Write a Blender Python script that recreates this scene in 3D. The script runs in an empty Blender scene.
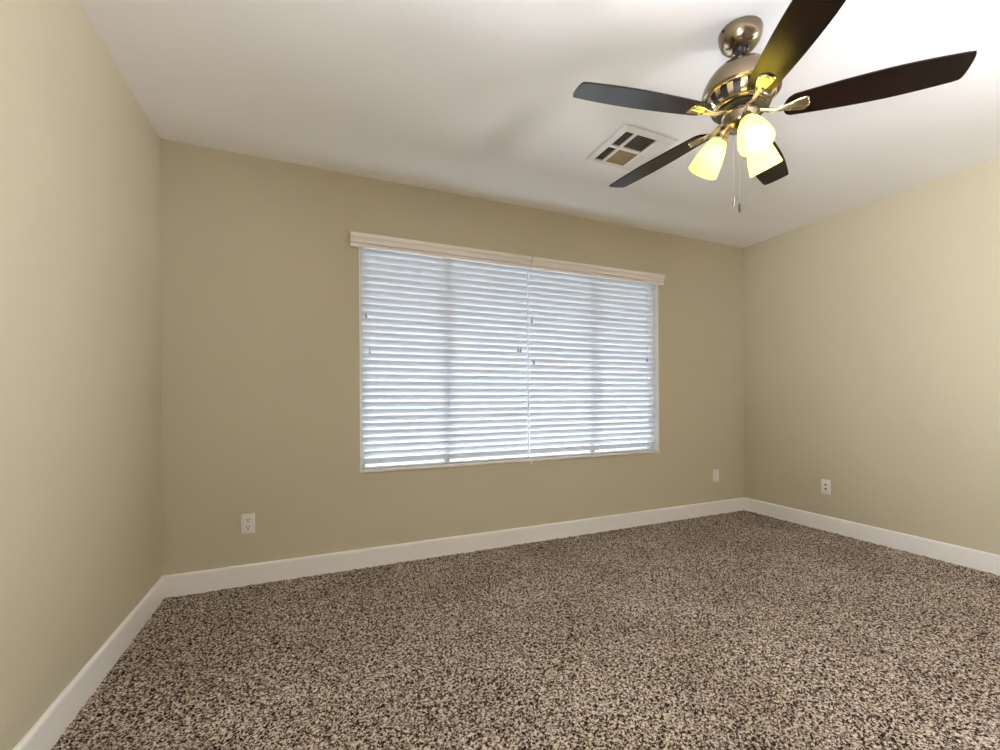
import bpy, bmesh, math, random
import numpy as np
from mathutils import Vector, Matrix

random.seed(7)
rng = np.random.default_rng(7)
C = bpy.context.scene.collection
SC = bpy.context.scene
PI = math.pi

# room dimensions (metres): window wall at y = 0, left wall at x = 0
W, H, D = 4.41, 2.44, 5.4
WX0, WX1, WZ0, WZ1 = 1.005, 3.391, 0.600, 2.035      # window opening in the back wall

# ------------------------------------------------------------------ camera
cam_d = bpy.data.cameras.new('camera')
cam = bpy.data.objects.new('camera', cam_d); C.objects.link(cam)
yaw, pitch, roll = 0.4189964, 0.0001249, -0.0054255
f = Vector((math.sin(yaw)*math.cos(pitch), math.cos(yaw)*math.cos(pitch), math.sin(pitch)))
r0 = Vector((math.cos(yaw), -math.sin(yaw), 0)); u0 = r0.cross(f)
r = r0*math.cos(roll)+u0*math.sin(roll); u = -r0*math.sin(roll)+u0*math.cos(roll)
M = Matrix((r, u, -f)).transposed().to_4x4()
M.translation = Vector((0.74067, -2.93679, 1.04757))
cam.matrix_world = M
cam_d.sensor_width = 36.0
cam_d.lens = 447.575/1000*36.0
cam_d.shift_x = -0.0127
cam_d.shift_y = 0.0233
cam_d.clip_start = 0.02
SC.camera = cam

# ------------------------------------------------------------------ exposure, world, lights
SC.view_settings.view_transform = 'Standard'
SC.view_settings.look = 'None'
SC.view_settings.gamma = 1.0
SC.view_settings.use_curve_mapping = False
SC.view_settings.exposure = 0.0
SC.cycles.max_bounces = 14
SC.cycles.diffuse_bounces = 10
SC.cycles.transparent_max_bounces = 16
SC.cycles.sample_clamp_indirect = 6.0
SC.cycles.caustics_reflective = False
SC.cycles.caustics_refractive = False

world = bpy.data.worlds.new('sky'); SC.world = world
world.use_nodes = True
wn = world.node_tree.nodes; wl = world.node_tree.links
bg = wn['Background']
tc = wn.new('ShaderNodeTexCoord'); sx = wn.new('ShaderNodeSeparateXYZ'); rp = wn.new('ShaderNodeValToRGB')
rp.color_ramp.elements[0].position = 0.0; rp.color_ramp.elements[0].color = (0.95, 0.97, 1.0, 1)
rp.color_ramp.elements[1].position = 0.8; rp.color_ramp.elements[1].color = (0.42, 0.62, 1.0, 1)
wl.new(tc.outputs['Generated'], sx.inputs[0]); wl.new(sx.outputs['Z'], rp.inputs[0]); wl.new(rp.outputs[0], bg.inputs[0])
SKY = 1.4
bg.inputs[1].default_value = SKY

def light(name, kind, loc, rot, energy, color, size=None, size_y=None):
    d = bpy.data.lights.new(name, kind); d.energy = energy; d.color = color
    if kind == 'AREA':
        d.shape = 'RECTANGLE'; d.size = size; d.size_y = size_y
    o = bpy.data.objects.new(name, d); C.objects.link(o)
    o.location = loc; o.rotation_euler = rot
    return o

# sun high behind the house: it lights the yard outside the window and never enters the room
sun = light('sun', 'SUN', (0, -6, 8), (math.radians(24), 0, math.radians(8)), 11.0, (1.0, 0.95, 0.88))
sun.data.angle = math.radians(0.6)
# fill lamps outside two added, unseen side windows behind the camera; daylight through the blinds
FILL_L, FILL_R, BACK = 230, 252, 225
FILL_COL = (1.0, 0.975, 1.06)
for o_ in (light('side_fill_left', 'AREA', (-0.34, -3.75, 1.10), (0, math.radians(-124), 0), FILL_L, FILL_COL, 1.5, 1.5),
           light('side_fill_right', 'AREA', (W+0.34, -3.75, 1.10), (0, math.radians(124), 0), FILL_R, FILL_COL, 1.5, 1.5)):
    o_.data.spread = math.radians(108)      # narrowed to keep the added fill off the window wall
light('daylight_back_window', 'AREA', (2.2, 1.05, 0.82), (math.radians(-112), 0, 0), BACK, (0.90, 0.95, 1.0), 3.2, 2.3)
BULB = 60.0
BULB_COL = (1.0, 0.84, 0.06)

# ------------------------------------------------------------------ materials
def mat(name, color=(.8, .8, .8), rough=.5, metal=0.0, spec=None, trans=None):
    m = bpy.data.materials.new(name); m.use_nodes = True
    b = m.node_tree.nodes['Principled BSDF']
    b.inputs['Base Color'].default_value = (*color, 1)
    b.inputs['Roughness'].default_value = rough
    b.inputs['Metallic'].default_value = metal
    if spec is not None: b.inputs['Specular IOR Level'].default_value = spec
    return m
def NN(m, t): return m.node_tree.nodes.new(t)
def LK(m, a, b): m.node_tree.links.new(a, b)
def bsdf(m): return m.node_tree.nodes['Principled BSDF']
def noise_bump(m, scale, strength, dist=0.002, detail=3):
    t = NN(m, 'ShaderNodeTexCoord'); n = NN(m, 'ShaderNodeTexNoise'); b = NN(m, 'ShaderNodeBump')
    n.inputs['Scale'].default_value = scale; n.inputs['Detail'].default_value = detail
    b.inputs['Strength'].default_value = strength; b.inputs['Distance'].default_value = dist
    LK(m, t.outputs['Object'], n.inputs['Vector']); LK(m, n.outputs['Fac'], b.inputs['Height']); LK(m, b.outputs[0], bsdf(m).inputs['Normal'])
    return n
def vary(m, scale, c1, c2, stretch=(1, 1, 1), detail=4, lo=.35, hi=.65):
    t = NN(m, 'ShaderNodeTexCoord'); mp = NN(m, 'ShaderNodeMapping'); n = NN(m, 'ShaderNodeTexNoise'); rr = NN(m, 'ShaderNodeValToRGB')
    mp.inputs['Scale'].default_value = stretch
    n.inputs['Scale'].default_value = scale; n.inputs['Detail'].default_value = detail
    rr.color_ramp.elements[0].position = lo; rr.color_ramp.elements[0].color = (*c1, 1)
    rr.color_ramp.elements[1].position = hi; rr.color_ramp.elements[1].color = (*c2, 1)
    LK(m, t.outputs['Object'], mp.inputs[0]); LK(m, mp.outputs[0], n.inputs['Vector']); LK(m, n.outputs['Fac'], rr.inputs[0])
    LK(m, rr.outputs[0], bsdf(m).inputs['Base Color'])
    return rr

M_wall = mat('wall_paint', (.56, .49, .35), .62, spec=.3)
vary(M_wall, 1.3, (.500, .453, .322), (.518, .469, .334)); noise_bump(M_wall, 160, .12, .0015)
M_front = mat('front_wall_bounce_cut', (.17, .13, .095), .6); noise_bump(M_front, 160, .12, .0015)  # unseen wall made dark to cut its bounce onto the window wall
M_ceil = mat('ceiling_paint', (.80, .76, .71), .8, spec=.2)
vary(M_ceil, 1.1, (.895, .880, .86), (.905, .890, .87)); noise_bump(M_ceil, 120, .12, .0015)
M_trim = mat('trim_paint', (.88, .86, .82), .38)
noise_bump(M_trim, 40, .03, .001)
M_sill = mat('sill_paint', (.78, .73, .66), .4); noise_bump(M_sill, 40, .03, .001)
M_vinyl = mat('window_vinyl', (.62, .62, .62), .4); noise_bump(M_vinyl, 60, .02, .001)
M_blind = mat('blind_slat_vinyl', (.80, .82, .86), .42)
noise_bump(M_blind, 60, .03, .001)
def add_translucency(m, col, fac):
    nt = m.node_tree; out = nt.nodes['Material Output']
    tr = NN(m, 'ShaderNodeBsdfTranslucent'); tr.inputs[0].default_value = (*col, 1)
    mx = NN(m, 'ShaderNodeMixShader'); mx.inputs[0].default_value = fac
    LK(m, bsdf(m).outputs[0], mx.inputs[1]); LK(m, tr.outputs[0], mx.inputs[2]); LK(m, mx.outputs[0], out.inputs[0])
add_translucency(M_blind, (.80, .86, .95), .17)
M_valance = mat('valance_vinyl', (.84, .79, .73), .38); noise_bump(M_valance, 30, .03, .001)
M_cord = mat('blind_cord', (.82, .84, .88), .7); noise_bump(M_cord, 400, .2, .001)
M_tassel = mat('tassel_plastic', (.42, .40, .38), .5); noise_bump(M_tassel, 200, .1, .001)
M_wand = mat('wand_plastic', (.86, .90, .96), .25); noise_bump(M_wand, 90, .02, .001)
M_plate = mat('outlet_plastic', (.78, .74, .68), .35); noise_bump(M_plate, 150, .02, .001)
M_slot = mat('outlet_slot', (.03, .025, .02), .6); noise_bump(M_slot, 150, .02, .001)
M_nickel = mat('brushed_nickel', (.27, .215, .15), .22, 1.0)
noise_bump(M_nickel, 300, .05, .0005)
M_brass = mat('polished_nickel_arm', (.74, .63, .43), .20, 1.0); noise_bump(M_brass, 200, .04, .0005)
M_black = mat('motor_dark', (.012, .010, .008), .5); noise_bump(M_black, 100, .05, .001)
M_blade = mat('espresso_blade', (.012, .006, .004), .26, spec=.17)
vary(M_blade, 9, (.006, .003, .0022), (.0105, .0048, .003), stretch=(1.2, 9, 9), detail=6)
M_fob = mat('dark_wood_fob', (.05, .03, .02), .35); noise_bump(M_fob, 120, .05, .001)
M_chain = mat('chain_metal', (.34, .29, .23), .4, 1.0); noise_bump(M_chain, 300, .1, .0005)
M_vent = mat('vent_enamel', (.80, .76, .71), .45); noise_bump(M_vent, 90, .03, .001)
M_duct = mat('vent_duct_dark', (.05, .042, .034), .8); noise_bump(M_duct, 60, .05, .001)
M_damper = mat('vent_damper', (.26, .175, .075), .55); noise_bump(M_damper, 60, .05, .001)
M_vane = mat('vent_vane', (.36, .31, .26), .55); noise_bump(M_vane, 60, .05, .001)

def glass_pane():
    m = bpy.data.materials.new('window_glass'); m.use_nodes = True
    nt = m.node_tree; nt.nodes.remove(bsdf(m)); out = nt.nodes['Material Output']
    t = NN(m, 'ShaderNodeBsdfTransparent'); t.inputs[0].default_value = (.93, .96, .95, 1)
    g = NN(m, 'ShaderNodeBsdfGlossy'); g.inputs['Roughness'].default_value = .01
    fr = NN(m, 'ShaderNodeFresnel'); fr.inputs[0].default_value = 1.45
    mx = NN(m, 'ShaderNodeMixShader')
    LK(m, fr.outputs[0], mx.inputs[0]); LK(m, t.outputs[0], mx.inputs[1]); LK(m, g.outputs[0], mx.inputs[2]); LK(m, mx.outputs[0], out.inputs[0])
    return m
M_glass = glass_pane()

def shade_glass():
    m = bpy.data.materials.new('frosted_glass_shade'); m.use_nodes = True
    nt = m.node_tree; out = nt.nodes['Material Output']
    b = bsdf(m); b.inputs['Base Color'].default_value = (.9, .84, .62, 1); b.inputs['Roughness'].default_value = .3
    n = NN(m, 'ShaderNodeTexNoise'); n.inputs['Scale'].default_value = 30
    rr = NN(m, 'ShaderNodeValToRGB')
    rr.color_ramp.elements[0].color = (.94, .84, .46, 1); rr.color_ramp.elements[1].color = (.98, .88, .50, 1)
    LK(m, n.outputs['Fac'], rr.inputs[0])
    tr = NN(m, 'ShaderNodeBsdfTranslucent'); LK(m, rr.outputs[0], tr.inputs[0])
    mx = NN(m, 'ShaderNodeMixShader'); mx.inputs[0].default_value = .5
    LK(m, b.outputs[0], mx.inputs[1]); LK(m, tr.outputs[0], mx.inputs[2]); LK(m, mx.outputs[0], out.inputs[0])
    return m
M_shade = shade_glass()
def emitter(name, col, s):
    m = bpy.data.materials.new(name); m.use_nodes = True
    b = bsdf(m); b.inputs['Base Color'].default_value = (.9, .9, .9, 1)
    n = NN(m, 'ShaderNodeTexNoise'); n.inputs['Scale'].default_value = 5
    rr = NN(m, 'ShaderNodeValToRGB')
    rr.color_ramp.elements[0].color = (*[c*.97 for c in col], 1); rr.color_ramp.elements[1].color = (*col, 1)
    LK(m, n.outputs['Fac'], rr.inputs[0]); LK(m, rr.outputs[0], b.inputs['Emission Color'])
    b.inputs['Emission Strength'].default_value = s
    return m
M_bulb = emitter('lit_bulb', BULB_COL, BULB)

def carpet():
    m = mat('carpet_frieze', (.3, .25, .2), .95, spec=.05)
    t = NN(m, 'ShaderNodeTexCoord')
    n = NN(m, 'ShaderNodeTexNoise'); n.inputs['Scale'].default_value = 118; n.inputs['Detail'].default_value = 2.0; n.inputs['Roughness'].default_value = .6; n.inputs['Distortion'].default_value = .5
    rr = NN(m, 'ShaderNodeValToRGB')
    e = rr.color_ramp.elements
    e[0].position = .405; e[0].color = (.014, .010, .008, 1)
    e[1].position = .62; e[1].color = (.60, .515, .425, 1)
    for ps, cc in ((.46, (.105, .078, .057)), (.515, (.28, .232, .183))):
        q = e.new(ps); q.color = (*cc, 1)
    big = NN(m, 'ShaderNodeTexNoise'); big.inputs['Scale'].default_value = 2.2; big.inputs['Detail'].default_value = 3
    br = NN(m, 'ShaderNodeValToRGB'); br.color_ramp.elements[0].position = .35; br.color_ramp.elements[0].color = (.86, .84, .82, 1)
    br.color_ramp.elements[1].position = .65; br.color_ramp.elements[1].color = (1.08, 1.08, 1.08, 1)
    mul = NN(m, 'ShaderNodeMix'); mul.data_type = 'RGBA'; mul.blend_type = 'MULTIPLY'; mul.inputs[0].default_value = 1.0
    LK(m, t.outputs['Object'], n.inputs['Vector']); LK(m, t.outputs['Object'], big.inputs['Vector'])
    LK(m, n.outputs['Fac'], rr.inputs[0]); LK(m, big.outputs['Fac'], br.inputs[0])
    LK(m, rr.outputs[0], mul.inputs[6]); LK(m, br.outputs[0], mul.inputs[7]); LK(m, mul.outputs[2], bsdf(m).inputs['Base Color'])
    return m
M_carpet = carpet()
M_yard = mat('yard_gravel', (.62, .57, .50), .9)
vary(M_yard, 14, (.52, .47, .41), (.72, .67, .60)); noise_bump(M_yard, 60, .4, .01)

# ------------------------------------------------------------------ helpers
def link(name, bm, m, parent=None, smooth=False, loc=(0, 0, 0), rot=(0, 0, 0)):
    me = bpy.data.meshes.new(name)
    bmesh.ops.recalc_face_normals(bm, faces=bm.faces[:])
    bm.to_mesh(me); bm.free()
    if smooth:
        for p in me.polygons: p.use_smooth = True
    me.materials.append(m)
    o = bpy.data.objects.new(name, me); C.objects.link(o)
    o.location = loc; o.rotation_euler = rot
    if parent: o.parent = parent
    return o
def autosmooth(o, ang=35):
    for p in o.data.polygons: p.use_smooth = True
    o.data.set_sharp_from_angle(angle=math.radians(ang))
def box(bm, x0, x1, y0, y1, z0, z1):
    vs = [bm.verts.new((x, y, z)) for x in (x0, x1) for y in (y0, y1) for z in (z0, z1)]
    q = lambda *i: bm.faces.new([vs[k] for k in i])
    q(0, 1, 3, 2); q(4, 6, 7, 5); q(0, 4, 5, 1); q(2, 3, 7, 6); q(0, 2, 6, 4); q(1, 5, 7, 3)
    return vs
def bbox(bm, *a, bev=.002, seg=2):
    t = bmesh.new(); box(t, *a)
    bmesh.ops.bevel(t, geom=t.edges[:], offset=bev, segments=seg, affect='EDGES', profile=.5)
    merge(bm, t)
def merge(bm, t, mtx=None):
    vm = {}
    for v in t.verts: vm[v] = bm.verts.new(mtx @ v.co if mtx else v.co)
    for fc in t.faces:
        try: bm.faces.new([vm[v] for v in fc.verts])
        except ValueError: pass
    t.free()
def lathe(bm, prof, seg=48, mtx=None, close_top=False, close_bot=False):
    rings = []
    for (rad, z) in prof:
        ring = []
        for k in range(seg):
            a = 2*PI*k/seg
            p = Vector((rad*math.cos(a), rad*math.sin(a), z))
            ring.append(bm.verts.new(mtx @ p if mtx else p))
        rings.append(ring)
    for a, b in zip(rings, rings[1:]):
        for k in range(seg):
            bm.faces.new((a[k], a[(k+1) % seg], b[(k+1) % seg], b[k]))
    if close_top: bm.faces.new(rings[0])
    if close_bot: bm.faces.new(list(reversed(rings[-1])))
def tube(bm, pts, rad, seg=10, caps=True):
    pts = [Vector(p) for p in pts]
    rads = rad if isinstance(rad, (list, tuple)) else [rad]*len(pts)
    rings = []; prev = None
    for i, p in enumerate(pts):
        t = (pts[min(i+1, len(pts)-1)]-pts[max(i-1, 0)]).normalized()
        a = prev if prev else (Vector((0, 0, 1)) if abs(t.z) < .9 else Vector((1, 0, 0)))
        n = (a-t*a.dot(t)).normalized(); prev = n; b = t.cross(n)
        rings.append([bm.verts.new(p+rads[i]*(math.cos(2*PI*k/seg)*n+math.sin(2*PI*k/seg)*b)) for k in range(seg)])
    for a, b in zip(rings, rings[1:]):
        for k in range(seg): bm.faces.new((a[k], a[(k+1) % seg], b[(k+1) % seg], b[k]))
    if caps: bm.faces.new(rings[0]); bm.faces.new(list(reversed(rings[-1])))
def extrude_profile(bm, prof, x0, x1):
    """closed profile of (y, z) points run along x"""
    a = [bm.verts.new((x0, y, z)) for y, z in prof]; b = [bm.verts.new((x1, y, z)) for y, z in prof]
    n = len(prof)
    for k in range(n): bm.faces.new((a[k], a[(k+1) % n], b[(k+1) % n], b[k]))
    bm.faces.new(a); bm.faces.new(list(reversed(b)))
def struct(o): o['kind'] = 'structure'; return o
def thing(name, label, cat, loc=(0, 0, 0), rot=(0, 0, 0), group=None):
    o = bpy.data.objects.new(name, None); C.objects.link(o)
    o.location = loc; o.rotation_euler = rot; o.empty_display_size = .1
    o['label'] = label; o['category'] = cat
    if group: o['group'] = group
    return o

# ------------------------------------------------------------------ room shell
T = .14
def floor():
    # dense tufted carpet where the photo shows it, a plain slab under it and behind the camera
    s = .0065
    nx, ny = int(W/s)+1, int(3.0/s)+1
    xs = np.linspace(0, W, nx); ys = np.linspace(-3.0, 0, ny)
    hgt = rng.normal(0, .0016, (ny, nx))
    k = np.array([.25, .5, .25])
    hs = rng.normal(0, .004, (ny, nx))
    for ax in (0, 1): hs = np.apply_along_axis(lambda v: np.convolve(v, k, 'same'), ax, hs)
    z = hgt+hs-.003
    X, Y = np.meshgrid(xs, ys)
    X = X+rng.normal(0, .0008, X.shape); Y = Y+rng.normal(0, .0008, Y.shape)
    X = np.clip(X, 0, W); Y = np.clip(Y, -3.0, 0)
    co = np.stack([X, Y, z], -1).reshape(-1, 3)
    idx = np.arange(nx*ny).reshape(ny, nx)
    quads = np.stack([idx[:-1, :-1], idx[:-1, 1:], idx[1:, 1:], idx[1:, :-1]], -1).reshape(-1, 4)
    base = len(co)
    extra = np.array([[-T, -D-T, -.012], [W+T, -D-T, -.012], [W+T, T, -.012], [-T, T, -.012],
                      [-T, -D-T, -.10], [W+T, -D-T, -.10], [W+T, T, -.10], [-T, T, -.10],
                      [0, -D, -.002], [W, -D, -.002], [W, -3.0, -.002], [0, -3.0, -.002]])
    eq = np.array([[0, 1, 2, 3], [7, 6, 5, 4], [0, 4, 5, 1], [1, 5, 6, 2], [2, 6, 7, 3], [3, 7, 4, 0], [8, 9, 10, 11]])+base
    co = np.concatenate([co, extra]); fc = np.concatenate([quads, eq]).astype(np.int32)
    me = bpy.data.meshes.new('floor')
    me.vertices.add(len(co)); me.vertices.foreach_set('co', co.astype(np.float32).ravel())
    me.loops.add(fc.size); me.loops.foreach_set('vertex_index', fc.ravel())
    me.polygons.add(len(fc)); me.polygons.foreach_set('loop_start', np.arange(0, fc.size, 4, dtype=np.int32))
    me.update(calc_edges=True); me.validate()
    me.materials.append(M_carpet)
    o = bpy.data.objects.new('floor', me); C.objects.link(o); struct(o)
floor()
bm = bmesh.new(); box(bm, -T, W+T, -D-T, T, H, H+.12)
struct(link('ceiling', bm, M_ceil))

def wall_with_hole(name, axis, a0, a1, t0, t1, hole, m=M_wall):
    """wall running along axis ('x' or 'y') from a0 to a1, t0..t1 thick, hole = (h0,h1,z0,z1) or None"""
    bm = bmesh.new()
    def b(p0, p1, z0, z1):
        if axis == 'x': box(bm, p0, p1, t0, t1, z0, z1)
        else: box(bm, t0, t1, p0, p1, z0, z1)
    if hole:
        h0, h1, z0, z1 = hole
        us = [a0, h0, h1, a1]; zs = [-.1, z0, z1, H]
        # one welded shell with a rectangular opening
        g = {}
        for ti, t in enumerate((t0, t1)):
            for i, uu in enumerate(us):
                for j, zz in enumerate(zs):
                    g[ti, i, j] = bm.verts.new((uu, t, zz) if axis == 'x' else (t, uu, zz))
        for ti in (0, 1):
            for i in range(3):
                for j in range(3):
                    if (i, j) != (1, 1): bm.faces.new((g[ti, i, j], g[ti, i+1, j], g[ti, i+1, j+1], g[ti, i, j+1]))
        per = [(i, 0) for i in range(3)]+[(3, j) for j in range(3)]+[(i, 3) for i in (3, 2, 1)]+[(0, j) for j in (3, 2, 1)]
        for k in range(len(per)):
            p, q = per[k], per[(k+1) % len(per)]
            bm.faces.new((g[0, *p], g[0, *q], g[1, *q], g[1, *p]))
        inn = [(1, 1), (2, 1), (2, 2), (1, 2)]
        for k in range(4):
            p, q = inn[k], inn[(k+1) % 4]
            bm.faces.new((g[0, *p], g[0, *q], g[1, *q], g[1, *p]))
    else: b(a0, a1, -.1, H)
    return struct(link(name, bm, m))
wall_with_hole('wall_back', 'x', -T, W+T, 0, T, (WX0, WX1, WZ0, WZ1))
SW = (-4.40, -3.10, .60, 2.0)  # opening cut in both side walls for the added fill windows
wall_with_hole('wall_left', 'y', -D, 0, -T, 0, SW)
wall_with_hole('wall_right', 'y', -D, 0, W, W+T, SW)
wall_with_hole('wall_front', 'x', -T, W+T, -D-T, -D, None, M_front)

# baseboards: flat board with an eased top edge
def baseboard(name, p0, p1, nrm):
    bm = bmesh.new()
    hb, th = .114, .014
    prof = [(0, -.01), (th, -.01), (th, hb-.012), (th-.002, hb-.005), (th-.006, hb-.001), (th-.009, hb), (0, hb)]
    d = Vector(p1)-Vector(p0)
    rows = []
    for p, s in ((Vector(p0), 1), (Vector(p1), -1)):
        rows.append([bm.verts.new(p+Vector(nrm)*o+Vector((0, 0, z))+d.normalized()*s*o*0) for o, z in prof])
    n = len(prof)
    for k in range(n): bm.faces.new((rows[0][k], rows[0][(k+1) % n], rows[1][(k+1) % n], rows[1][k]))
    bm.faces.new(rows[0]); bm.faces.new(list(reversed(rows[1])))
    return struct(link(name, bm, M_trim))
baseboard('baseboard_back', (0, 0, 0), (W, 0, 0), (0, -1, 0))
baseboard('baseboard_left', (0, -D, 0), (0, 0, 0), (1, 0, 0))
baseboard('baseboard_right', (W, -D, 0), (W, 0, 0), (-1, 0, 0))
baseboard('baseboard_front', (0, -D, 0), (W, -D, 0), (0, 1, 0))

# yard outside
bm = bmesh.new(); box(bm, -14, 20, -16, 24, -.35, -.25)
o = struct(link('ground', bm, M_yard))

# ------------------------------------------------------------------ windows
def window(name, loc, rotz, w, h, mullions, sill=True):
    """three-lite sliding window; local x along the wall, y outward, origin at the lower left corner of the opening"""
    e = bpy.data.objects.new(name, None); C.objects.link(e); e.location = loc; e.rotation_euler = (0, 0, rotz); struct(e)
    y0, y1 = .075, .125; fw = .038
    bm = bmesh.new()
    box(bm, 0, fw, y0, y1, 0, h); box(bm, w-fw, w, y0, y1, 0, h)
    box(bm, fw, w-fw, y0, y1, 0, .016); box(bm, fw, w-fw, y0, y1, h-fw, h)
    link('window_frame', bm, M_vinyl, e)
    for xm in mullions:
        bm = bmesh.new(); bbox(bm, xm-.020, xm+.020, y0+.012, y1-.004, .016, h-fw, bev=.004)
        link('mullion', bm, M_vinyl, e)
    xs = [fw]+[v for m_ in mullions for v in (m_-.020, m_+.020)]+[w-fw]
    for k in range(0, len(xs), 2):
        bm = bmesh.new(); box(bm, xs[k], xs[k+1], .098, .102, .016, h-fw)
        link('window_pane', bm, M_glass, e)
    for a, b in ((0, .008), (w-.008, w)):
        bm = bmesh.new(); box(bm, a, b, -.0015, y0, .002, h); link('jamb_liner', bm, M_trim, e)
    if sill:
        bm = bmesh.new(); bbox(bm, -.004, w+.006, -.012, .075, -.013, .002, bev=.003)
        link('window_sill', bm, M_sill, e)
    return e
window('window_1', (WX0, 0, WZ0), 0, WX1-WX0, WZ1-WZ0, (.583, 1.787))
window('added_window_left', (0, SW[0], SW[2]), PI/2, 1.30, 1.40, (.65,))  # this window and the next are added for the side fill, out of view
window('added_window_right', (W, SW[1], SW[2]), -PI/2, 1.30, 1.40, (.65,))

# ------------------------------------------------------------------ blinds
PITCH, SLW, TILT = .0444, .0508, math.radians(61)
YC = .046                              # slat centre line inside the opening
N_SL = 31
ZTOP = WZ0+.052+PITCH*(N_SL-1)
def slats(x0, x1):
    bm = bmesh.new()
    for k in range(N_SL):
        zc = WZ0+.052+PITCH*k+random.uniform(-.0007, .0007)
        th = TILT+random.uniform(-.02, .02)
        if k < 2: th -= .10
        sag = random.uniform(-.0008, .0008)
        crown = .0028
        def pt(s, off):
            # s across the slat (-1 room edge .. 1 outer edge), bowed towards the room side
            a = s*SLW/2; b = crown*(1-s*s)+off
            # room edge up, outer edge down
            y = YC+a*math.cos(th)-b*math.sin(th)
            z = zc-a*math.sin(th)-b*math.cos(th)
            return y, z
        S = [-1, -.75, -.4, 0, .4, .75, 1]
        prof = [pt(s, .0014*(1-.5*abs(s)**4)) for s in S]+[pt(s, -.0014*(1-.5*abs(s)**4)) for s in reversed(S)]
        nseg = 4
        rings = []
        for i in range(nseg+1):
            x = x0+(x1-x0)*i/nseg
            dz = sag*math.sin(PI*i/nseg)
            rings.append([bm.verts.new((x, y, z+dz)) for y, z in prof])
        n = len(prof)
        for a, b in zip(rings, rings[1:]):
            for j in range(n): bm.faces.new((a[j], a[(j+1) % n], b[(j+1) % n], b[j]))
        bm.faces.new(rings[0]); bm.faces.new(list(reversed(rings[-1])))
    return bm
VAL = [(0, 1.992), (-.022, 1.992), (-.0250, 1.994), (-.0260, 2.000), (-.0250, 2.0095), (-.0215, 2.0115), (-.0095, 2.0125), (-.0095, 2.0165),
       (-.0215, 2.0175), (-.0250, 2.0200), (-.0255, 2.0260), (-.0265, 2.0330), (-.0300, 2.0400), (-.0345, 2.0445), (-.0350, 2.0450), (-.0315, 2.0460), (-.0315, 2.0475), (-.0385, 2.0485), (-.0400, 2.0510),
       (-.0400, 2.0700), (-.038, 2.074), (0, 2.074)]
def make_blind(x0, x1, vx0, vx1, ladders, lifts, wand, label):
    xm = (x0+x1)/2
    e = thing('window_blind', label, 'blind', (xm, YC, WZ0+.004), group='slatted blinds in the window')
    P = (-xm, -YC, -(WZ0+.004))
    def add(name, bm, m, parent=e, smooth=None):
        o = link(name, bm, m, parent, loc=P if parent is e else (0, 0, 0))
        if smooth: autosmooth(o, smooth)
        return o
    add('slat_bank', slats(x0, x1), M_blind, smooth=50)
    bm = bmesh.new(); bbox(bm, x0, x1, YC-.012, YC+.022, WZ0+.005, WZ0+.017, bev=.003); add('bottom_rail', bm, M_blind, smooth=40)
    bm = bmesh.new(); bbox(bm, x0, x1, YC-.028, YC+.030, 2.004, WZ1-.002, bev=.003); add('headrail', bm, M_blind, smooth=40)
    bm = bmesh.new(); extrude_profile(bm, VAL, vx0, vx1); add('valance', bm, M_valance, smooth=30)
    hy = SLW/2*math.cos(TILT)+.0015
    for lx in ladders:
        bm = bmesh.new()
        for dx in (-.006, .006):
            for yy in (YC-hy, YC+hy):
                tube(bm, [(lx+dx, yy, WZ0+.02), (lx+dx, yy, 1.99)], .0007, 6)
        add('ladder_cord', bm, M_cord)
    for lx, lz, dark in lifts:
        bm = bmesh.new(); yy = YC-hy-.004
        tube(bm, [(lx, yy, 1.99), (lx+.001, yy-.001, (1.99+lz)/2), (lx, yy-.003, lz+.02)], .0007, 6)
        c = add('lift_cord', bm, M_cord)
        bm = bmesh.new()
        lathe(bm, [(.0012, .016), (.004, .012), (.0055, 0), (.0062, -.012), (.0058, -.016), (.0015, -.017)], 12,
              Matrix.Translation((lx, yy-.003, lz)), True, True)
        add('tassel', bm, M_tassel, c, smooth=40)
    if wand:
        bm = bmesh.new(); yy = YC-hy-.008
        tube(bm, [(wand, yy, 2.0), (wand, yy, WZ0+.03), (wand, -.016, WZ0-.012)], [.0042, .0042, .0042], 8)
        c = add('tilt_wand', bm, M_wand)
        bm = bmesh.new(); lathe(bm, [(.005, .012), (.0085, .006), (.0095, -.006), (.006, -.012)], 14, Matrix.Translation((wand, -.017, WZ0-.020)), True, True)
        add('wand_tip', bm, M_wand, c, smooth=40)
    return e
make_blind(1.022, 2.188, .953, 2.1885, (1.115, 1.585, 2.095), ((1.049, 1.578, 1), (1.069, 1.350, 1), (2.106, 1.398, 1), (2.124, 1.398, 1)), 2.185,
           'white slatted window blind left of the middle seam, farther from the two-jack plate')
make_blind(2.199, 3.3815, 2.1965, 3.432, (2.275, 2.755, 3.295), ((2.216, 1.618, 1), (2.232, 1.313, 1), (3.292, 1.364, 1)), None,
           'white slatted window blind right of the middle seam, nearer the far room corner')

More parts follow.
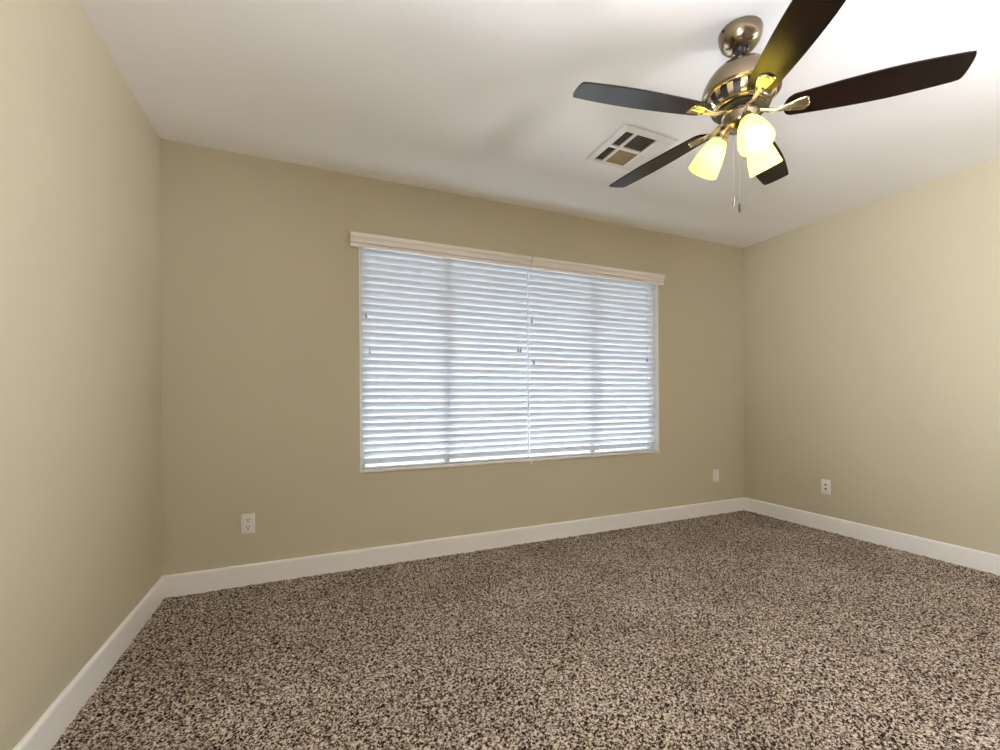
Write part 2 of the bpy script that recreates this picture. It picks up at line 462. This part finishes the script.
# ------------------------------------------------------------------ outlets
def outlet(label, loc, rotz, kind='duplex'):
    """local x along wall, y out of the wall towards the room is -y"""
    e = thing('wall_outlet', label, 'outlet', loc, (0, 0, rotz), 'outlets low on the walls')
    bm = bmesh.new(); bbox(bm, -.035, .035, -.006, 0, -.057, .057, bev=.0025, seg=3)
    autosmooth(link('cover_plate', bm, M_plate, e), 30)
    if kind == 'duplex':
        for s in (1, -1):
            bm = bmesh.new()
            # rounded-side receptacle face
            pts = []
            for k in range(32):
                a = 2*PI*k/32
                pts.append((max(-.0165, min(.0165, .0195*math.cos(a))), max(-.0145, min(.0145, .0175*math.sin(a)))))
            fr = [bm.verts.new((x, -.0085, z+s*.0205)) for x, z in pts]; bk = [bm.verts.new((x*1.02, -.005, z*1.02+s*.0205)) for x, z in pts]
            for k in range(32): bm.faces.new((fr[k], fr[(k+1) % 32], bk[(k+1) % 32], bk[k]))
            bm.faces.new(fr); bm.faces.new(list(reversed(bk)))
            rcp = link('receptacle', bm, M_plate, e)
            bm = bmesh.new()
            box(bm, -.0085, -.0050, -.0091, -.0080, s*.0205+.000, s*.0205+.0105)
            box(bm, .0048, .0086, -.0091, -.0080, s*.0205+.0005, s*.0205+.0100)
            t = bmesh.new(); lathe(t, [(.0038, 0), (.0038, .001)], 16, Matrix.Translation((0, -.0080, s*.0205-.007)) @ Matrix.Rotation(PI/2, 4, 'X'), True, True); merge(bm, t)
            link('slots', bm, M_slot, rcp)
        bm = bmesh.new(); lathe(bm, [(.0032, 0), (.0032, .0008), (.002, .0016)], 16, Matrix.Translation((0, -.0058, 0)) @ Matrix.Rotation(PI/2, 4, 'X'), True, True)
        link('screw', bm, M_plate, e)
    elif kind == 'jack':
        for s in (1, -1):
            bm = bmesh.new(); lathe(bm, [(.0062, 0), (.0062, .003), (.0045, .005), (.0045, .009)], 20, Matrix.Translation((0, -.0055, s*.016)) @ Matrix.Rotation(PI/2, 4, 'X'), True, True)
            link('jack', bm, M_slot, e)
        for s in (1, -1):
            bm = bmesh.new(); lathe(bm, [(.003, 0), (.003, .0008), (.002, .0014)], 16, Matrix.Translation((0, -.0058, s*.042)) @ Matrix.Rotation(PI/2, 4, 'X'), True, True)
            link('screw', bm, M_plate, e)
    else:
        bm = bmesh.new(); bbox(bm, -.0165, .0165, -.009, -.005, -.033, .033, bev=.0015)
        link('insert', bm, M_plate, e)
        for s in (1, -1):
            bm = bmesh.new(); lathe(bm, [(.003, 0), (.003, .0008), (.002, .0014)], 16, Matrix.Translation((0, -.0058, s*.045)) @ Matrix.Rotation(PI/2, 4, 'X'), True, True)
            link('screw', bm, M_plate, e)
    return e
outlet('white duplex outlet low on the window wall, left of the blinds', (.399, 0, .344), 0)
outlet('blank-looking white wall plate beside the far room corner, right of the blinds', (4.044, 0, .343), 0, 'blank')
outlet('white wall plate with two dark round jacks on the right-hand side wall', (W, -.730, .342), -PI/2, 'jack')

# ------------------------------------------------------------------ ceiling vent
def vent():
    cx, cy = 2.370, -.9165; hx, hy = .175, .1815
    e = thing('ceiling_vent', 'white square louvred air vent set in the ceiling beside the fan', 'air vent', (cx, cy, H))
    xs = [(-.138, -.083), (-.066, .066), (.083, .138)]
    ys = [(-.141, -.011), (.011, .149)]
    zt, zb = 0.0, -.011
    # face frame with six openings
    bm = bmesh.new()
    gx = [-hx]+[v for p in xs for v in p]+[hx]; gy = [-hy]+[v for p in ys for v in p]+[hy]
    g = {}
    for l in (0, 1):
        for i, x in enumerate(gx):
            for j, y in enumerate(gy):
                edge = i in (0, len(gx)-1) or j in (0, len(gy)-1)
                z = (-.0045 if edge else zt) if l == 0 else (zb+.004 if edge else zb)
                g[l, i, j] = bm.verts.new((x, y, z))
    nx, ny = len(gx)-1, len(gy)-1
    openc = {(i, j) for i in (1, 3, 5) for j in (1, 3)}
    for i in range(nx):
        for j in range(ny):
            if (i, j) in openc:
                for (a, b) in (((i, j), (i+1, j)), ((i+1, j), (i+1, j+1)), ((i+1, j+1), (i, j+1)), ((i, j+1), (i, j))):
                    bm.faces.new((g[0, *a], g[0, *b], g[1, *b], g[1, *a]))
            else:
                for l in (0, 1): bm.faces.new((g[l, i, j], g[l, i+1, j], g[l, i+1, j+1], g[l, i, j+1]))
    per = [(i, 0) for i in range(nx)]+[(nx, j) for j in range(ny)]+[(i, ny) for i in range(nx, 0, -1)]+[(0, j) for j in range(ny, 0, -1)]
    for k in range(len(per)):
        a, b = per[k], per[(k+1) % len(per)]; bm.faces.new((g[0, *a], g[0, *b], g[1, *b], g[1, *a]))
    link('face_frame', bm, M_vent, e)
    # dark backing just under the ceiling board
    bm = bmesh.new(); box(bm, -.15, .15, -.155, .16, -.0015, -.0003); link('duct_opening', bm, M_duct, e)
    # vanes, one bank per opening
    def bank(x0, x1, y0, y1, along, lean, m):
        bm = bmesh.new(); n = 5 if (x1-x0 if along == 'y' else y1-y0) < .07 else 11
        for k in range(n):
            tt = (k+.5)/n
            for_ = .0035
            if along == 'y':
                c = x0+(x1-x0)*tt
                p = [(c+lean*for_, zb+.001), (c+lean*for_+.0010, zb+.001), (c-lean*for_+.0010, -.002), (c-lean*for_, -.002)]
                a = [bm.verts.new((q, y0, z)) for q, z in p]; b = [bm.verts.new((q, y1, z)) for q, z in p]
            else:
                c = y0+(y1-y0)*tt
                p = [(c+lean*for_, zb+.001), (c+lean*for_+.0010, zb+.001), (c-lean*for_+.0010, -.002), (c-lean*for_, -.002)]
                a = [bm.verts.new((x0, q, z)) for q, z in p]; b = [bm.verts.new((x1, q, z)) for q, z in p]
            for j in range(4): bm.faces.new((a[j], a[(j+1) % 4], b[(j+1) % 4], b[j]))
            bm.faces.new(a); bm.faces.new(list(reversed(b)))
        link('vane_bank', bm, m, e)
    for y in ys:
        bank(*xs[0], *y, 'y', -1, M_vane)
        bank(*xs[2], *y, 'y', 1.4, M_vent)
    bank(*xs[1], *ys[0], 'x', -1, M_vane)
    bm = bmesh.new(); box(bm, xs[1][0]+.001, xs[1][1]-.001, ys[1][0]+.001, ys[1][1]-.001, -.008, -.0065)
    o = link('damper', bm, M_damper, e); o['label'] = 'brown damper plate'
    bm = bmesh.new(); bbox(bm, xs[1][1]-.004, xs[1][1]+.002, -.02, .02, zb-.003, zb+.002, bev=.001); link('lever', bm, M_vent, e)
vent()

# ------------------------------------------------------------------ ceiling fan
FX, FY = 2.235, -1.733
fan = thing('ceiling_fan', 'brushed nickel ceiling fan with five dark blades and three lit glass shades', 'ceiling fan', (FX, FY, H))
def fpart(name, bm, m, parent=None, ang=35, **k):
    o = link(name, bm, m, parent or fan, **k); autosmooth(o, ang); return o
bm = bmesh.new()
lathe(bm, [(.070, 0), (.0765, -.001), (.0775, -.006), (.0765, -.014), (.0740, -.029), (.068, -.045), (.057, -.059), (.043, -.068), (.030, -.072), (.026, -.069), (.024, -.050), (.020, -.045)], 64, None, True, True)
can = fpart('canopy', bm, M_nickel)
bm = bmesh.new(); lathe(bm, [(.002, -.050), (.014, -.054), (.0215, -.063), (.0225, -.070), (.017, -.080), (.012, -.083)], 32, None, True, True)
fpart('hanger_ball', bm, M_black)
for a in (PI*.95, PI*1.9):
    bm = bmesh.new()
    t = bmesh.new(); lathe(t, [(.0035, 0), (.0045, .001), (.0045, .003), (.002, .0042)], 12, Matrix.Translation((.0765*math.cos(a), .0765*math.sin(a), -.013)) @ Matrix.Rotation(a, 4, 'Z') @ Matrix.Rotation(PI/2, 4, 'Y'), True, True); merge(bm, t)
    fpart('canopy_screw', bm, M_black, can)
bm = bmesh.new(); lathe(bm, [(.0115, -.060), (.0115, -.088), (.0170, -.092), (.0195, -.098), (.0195, -.112), (.026, -.118), (.026, -.124)], 32, None, True, True)
fpart('downrod', bm, M_nickel)
# motor housing: dome, waist with vent windows, lower ring
bm = bmesh.new()
lathe(bm, [(.022, -.116), (.040, -.119), (.062, -.128), (.084, -.143), (.104, -.162), (.120, -.183), (.131, -.205), (.1365, -.224), (.1375, -.236), (.1365, -.243), (.130, -.246), (.1285, -.250), (.123, -.252), (.116, -.252)], 96, None, True, True)
motor = fpart('motor_housing', bm, M_nickel, ang=40)
bm = bmesh.new(); lathe(bm, [(.112, -.250), (.110, -.262), (.101, -.284), (.092, -.292)], 64, None, True, True)
fpart('motor_core', bm, M_black, motor)
bm = bmesh.new()
NW = 16
for k in range(NW):
    a0 = 2*PI*k/NW; da = 2*PI/NW*.22
    rows = []
    for rr_, z in ((.1215, -.251), (.1195, -.262), (.1115, -.278), (.098, -.290)):
        rows.append([[bm.verts.new(((rr_+o_)*math.cos(a0+s*da), (rr_+o_)*math.sin(a0+s*da), z)) for s in (-1, 0, 1)] for o_ in (0, -.005)])
    for p, q in zip(rows, rows[1:]):
        for l in (0, 1):
            for j in (0, 1): bm.faces.new((p[l][j], p[l][j+1], q[l][j+1], q[l][j]))
        for j in (0, 2): bm.faces.new((p[0][j], q[0][j], q[1][j], p[1][j]))
    for rw in (rows[0], rows[-1]): bm.faces.new((rw[0][0], rw[0][1], rw[0][2], rw[1][2], rw[1][1], rw[1][0]))
fpart('vent_ribs', bm, M_brass, motor, ang=50)
bm = bmesh.new(); lathe(bm, [(.095, -.287), (.101, -.289), (.102, -.294), (.098, -.298), (.085, -.301), (.080, -.3005)], 80, None, True, True)
fpart('motor_ring', bm, M_nickel, motor)
bm = bmesh.new(); lathe(bm, [(.084, -.300), (.086, -.303), (.086, -.309), (.080, -.312), (.05, -.3125)], 64, None, True, True)
fpart('flywheel', bm, M_black)

# blades and blade arms
R0, RT = .150, .665
TH0 = math.radians(25.25)
PITCHB = -math.atan(.2)                 # the counter-clockwise edge is the lower one
ZB = -.320
def blade_outline():
    def hw(x):
        t = (x-R0)/(RT-R0)
        return .046+.0195*math.sin(min(1, t/.62)*PI/2)-(.0125*((t-.62)/.38)**1.6 if t > .62 else 0)
    up, dn = [], []
    n = 28
    for k in range(n+1):
        t = k/n; x = R0+.022+(RT-.006-R0-.022)*t
        up.append((x, hw(x))); dn.append((x, -hw(x)))
    root = []
    for k in range(1, 12):
        a = PI/2+PI*k/12
        root.append((R0+.022+.030*math.cos(a)*(1), hw(R0+.022)*math.sin(a)))
    w1 = hw(RT-.006)
    tip = []
    for k in range(1, 12):
        s = 1-2*k/12
        tip.append((RT-.006+.007*(1-abs(s)**3), w1*s))
    return up+tip+list(reversed(dn))+list(reversed(root))
def blade_mesh():
    pts = blade_outline(); th = .0055
    bm = bmesh.new()
    for i in (0,):
        lay = [[bm.verts.new((x, y, z)) for x, y in pts] for z in (th/2, -th/2)]
        n = len(pts)
        bm.faces.new(lay[0]); bm.faces.new(list(reversed(lay[1])))
        for k in range(n): bm.faces.new((lay[0][k], lay[0][(k+1) % n], lay[1][(k+1) % n], lay[1][k]))
    ed = [e_ for e_ in bm.edges if len({v.co.z for v in e_.verts}) == 1]
    bmesh.ops.bevel(bm, geom=ed, offset=.0016, segments=2, affect='EDGES')
    return bm
def arm_mesh():
    """blade arm in blade space: a neck running from the flywheel and a petal-shaped plate under the blade"""
    bm = bmesh.new()
    # petal plate: ribbed solid leaf below the blade
    n = 18; rows = []
    for k in range(n+1):
        t = k/n; x = .128+.097*t
        half = .009+.0205*math.sin(min(1., t*1.18)*PI*.5)**1.5 if t < .82 else .0295*math.sqrt(max(0, 1-((t-.82)/.18)**2))+.0006
        row = []
        for s in (-1, -.78, -.5, -.22, 0, .22, .5, .78, 1):
            crest = .0045*(1-abs(s))**.6+.0022*math.cos(s*PI*2.5)*min(1, 4*t)
            row.append((x, half*s, -.0032-.002-crest))
        rows.append(row)
    low = [[bm.verts.new(p) for p in rw] for rw in rows]
    top = [[bm.verts.new((p[0], p[1], -.0030)) for p in rw] for rw in rows]
    m_ = len(rows[0])
    for a, b in zip(range(n), range(1, n+1)):
        for j in range(m_-1):
            bm.faces.new((low[a][j], low[a][j+1], low[b][j+1], low[b][j])); bm.faces.new((top[a][j], top[b][j], top[b][j+1], top[a][j+1]))
        for j in (0, m_-1): bm.faces.new((low[a][j], low[b][j], top[b][j], top[a][j]))
    for k in (0, n):
        for j in range(m_-1): bm.faces.new((low[k][j], top[k][j], top[k][j+1], low[k][j+1]))
    # neck
    pts = [(.050, 0, .0110), (.075, 0, .0085), (.095, 0, -.0005), (.112, 0, -.007), (.135, 0, -.0085), (.155, 0, -.007)]
    rad = [.0095, .0095, .0085, .008, .0075, .005]
    tube(bm, pts, rad, 12)
    return bm
bl_me = arm_me = None
for k in range(5):
    th = TH0+2*PI*k/5
    mtx = Matrix.Translation((0, 0, ZB)) @ Matrix.Rotation(th, 4, 'Z') @ Matrix.Rotation(PITCHB, 4, 'X')
    if k == 0:
        b = fpart('blade', blade_mesh(), M_blade); a = fpart('blade_arm', arm_mesh(), M_brass, ang=60)
        S0 = []
        for (x, y) in ((.160, -.012), (.160, .012), (.205, 0)):
            t = bmesh.new()
            lathe(t, [(.0045, 0), (.0045, .0015), (.003, .003)], 12, Matrix.Translation((x, y, -.0085)) @ Matrix.Rotation(PI, 4, 'X'), True, True)
            S0.append(fpart('screw', t, M_nickel, a))
        B0, A0 = b, a
    else:
        b = B0.copy(); a = A0.copy()
        for o in (b, a): C.objects.link(o); o.parent = fan
        for s0_ in S0:
            s = s0_.copy(); C.objects.link(s); s.parent = a
    b.matrix_local = mtx; a.matrix_local = mtx

# light kit
bm = bmesh.new()
lathe(bm, [(.045, -.3115), (.064, -.312), (.0665, -.315), (.0665, -.320), (.061, -.323), (.0600, -.328), (.0585, -.352), (.0565, -.358), (.050, -.364), (.034, -.371), (.018, -.374), (.010, -.377), (.006, -.383)], 64, None, True, True)
hous = fpart('light_kit_housing', bm, M_nickel)
PHI0 = math.radians(119.18); TL = math.radians(31.07)
for k in range(3):
    ph = PHI0+k*2*PI/3
    e_ = Vector((math.cos(ph), math.sin(ph), 0)); ax = e_*math.sin(TL)-Vector((0, 0, 1))*math.cos(TL)
    Mo = e_*.139+Vector((0, 0, 1.945-H)); L = .126; N = Mo-ax*L
    q = ax.to_track_quat('Z', 'Y').to_matrix().to_4x4(); q.translation = N
    # curved arm and socket cup
    bm = bmesh.new()
    s0 = e_*.050+Vector((0, 0, -.345)); s1 = N-ax*.045
    mid = (s0+s1)/2+e_*.004+Vector((0, 0, .006))
    tube(bm, [s0, (s0+mid)/2+Vector((0, 0, .003)), mid, (mid+s1)/2, s1], .0085, 12)
    arm = fpart('lamp_arm', bm, M_brass, ang=50)
    bm = bmesh.new(); lathe(bm, [(.008, -.050), (.015, -.047), (.0205, -.038), (.0225, -.020), (.0260, -.008), (.0305, -.003), (.0315, .004), (.0285, .005)], 32, q, True, True)
    fpart('socket_cup', bm, M_brass, arm)
    bm = bmesh.new()
    prof = [(.0265, -.001), (.0290, .004), (.0335, .014), (.0395, .030), (.0450, .050), (.0498, .072), (.0540, .095), (.0572, .115), (.0588, L-.002), (.0592, L), (.0585, L+.0012), (.0575, L)]
    lathe(bm, prof, 64, q)
    sh = fpart('lamp_shade', bm, M_shade, ang=60)
    bm = bmesh.new()
    lathe(bm, [(.010, .034), (.012, .040), (.016, .046), (.0225, .055), (.0260, .065), (.0255, .075), (.0205, .086), (.011, .093), (.003, .0948)], 32, q, True, True)
    fpart('bulb', bm, M_bulb, sh)
    bm = bmesh.new(); lathe(bm, [(.010, -.002), (.0195, .000), (.0200, .010), (.0200, .030), (.0185, .036), (.0115, .0365)], 32, q, True, True)
    fpart('lamp_socket', bm, M_plate, arm)
# pull chains
for (dx, dy, zt, fob0, fob1, m_) in ((-.015, .019, -.360, 1.816, 1.777, M_chain), (-.003, .004, -.375, 1.790, 1.754, M_fob)):
    bm = bmesh.new(); z = H+zt
    tube(bm, [(dx, dy, zt), (dx, dy, (zt+fob0-H)/2), (dx, dy, fob0-H)], .0003, 6)
    zz = zt
    while zz > fob0-H:
        t = bmesh.new(); bmesh.ops.create_icosphere(t, subdivisions=1, radius=.0006, matrix=Matrix.Translation((dx, dy, zz))); merge(bm, t); zz -= .0030
    c = fpart('pull_chain', bm, M_chain, ang=60)
    bm = bmesh.new(); hh = fob0-fob1
    lathe(bm, [(.0015, fob0-H), (.0035, fob0-H-hh*.15), (.0048, fob0-H-hh*.5), (.0052, fob0-H-hh*.85), (.0030, fob1-H)], 14, Matrix.Translation((dx, dy, 0)), True, True)
    fpart('pull_fob', bm, m_, c)
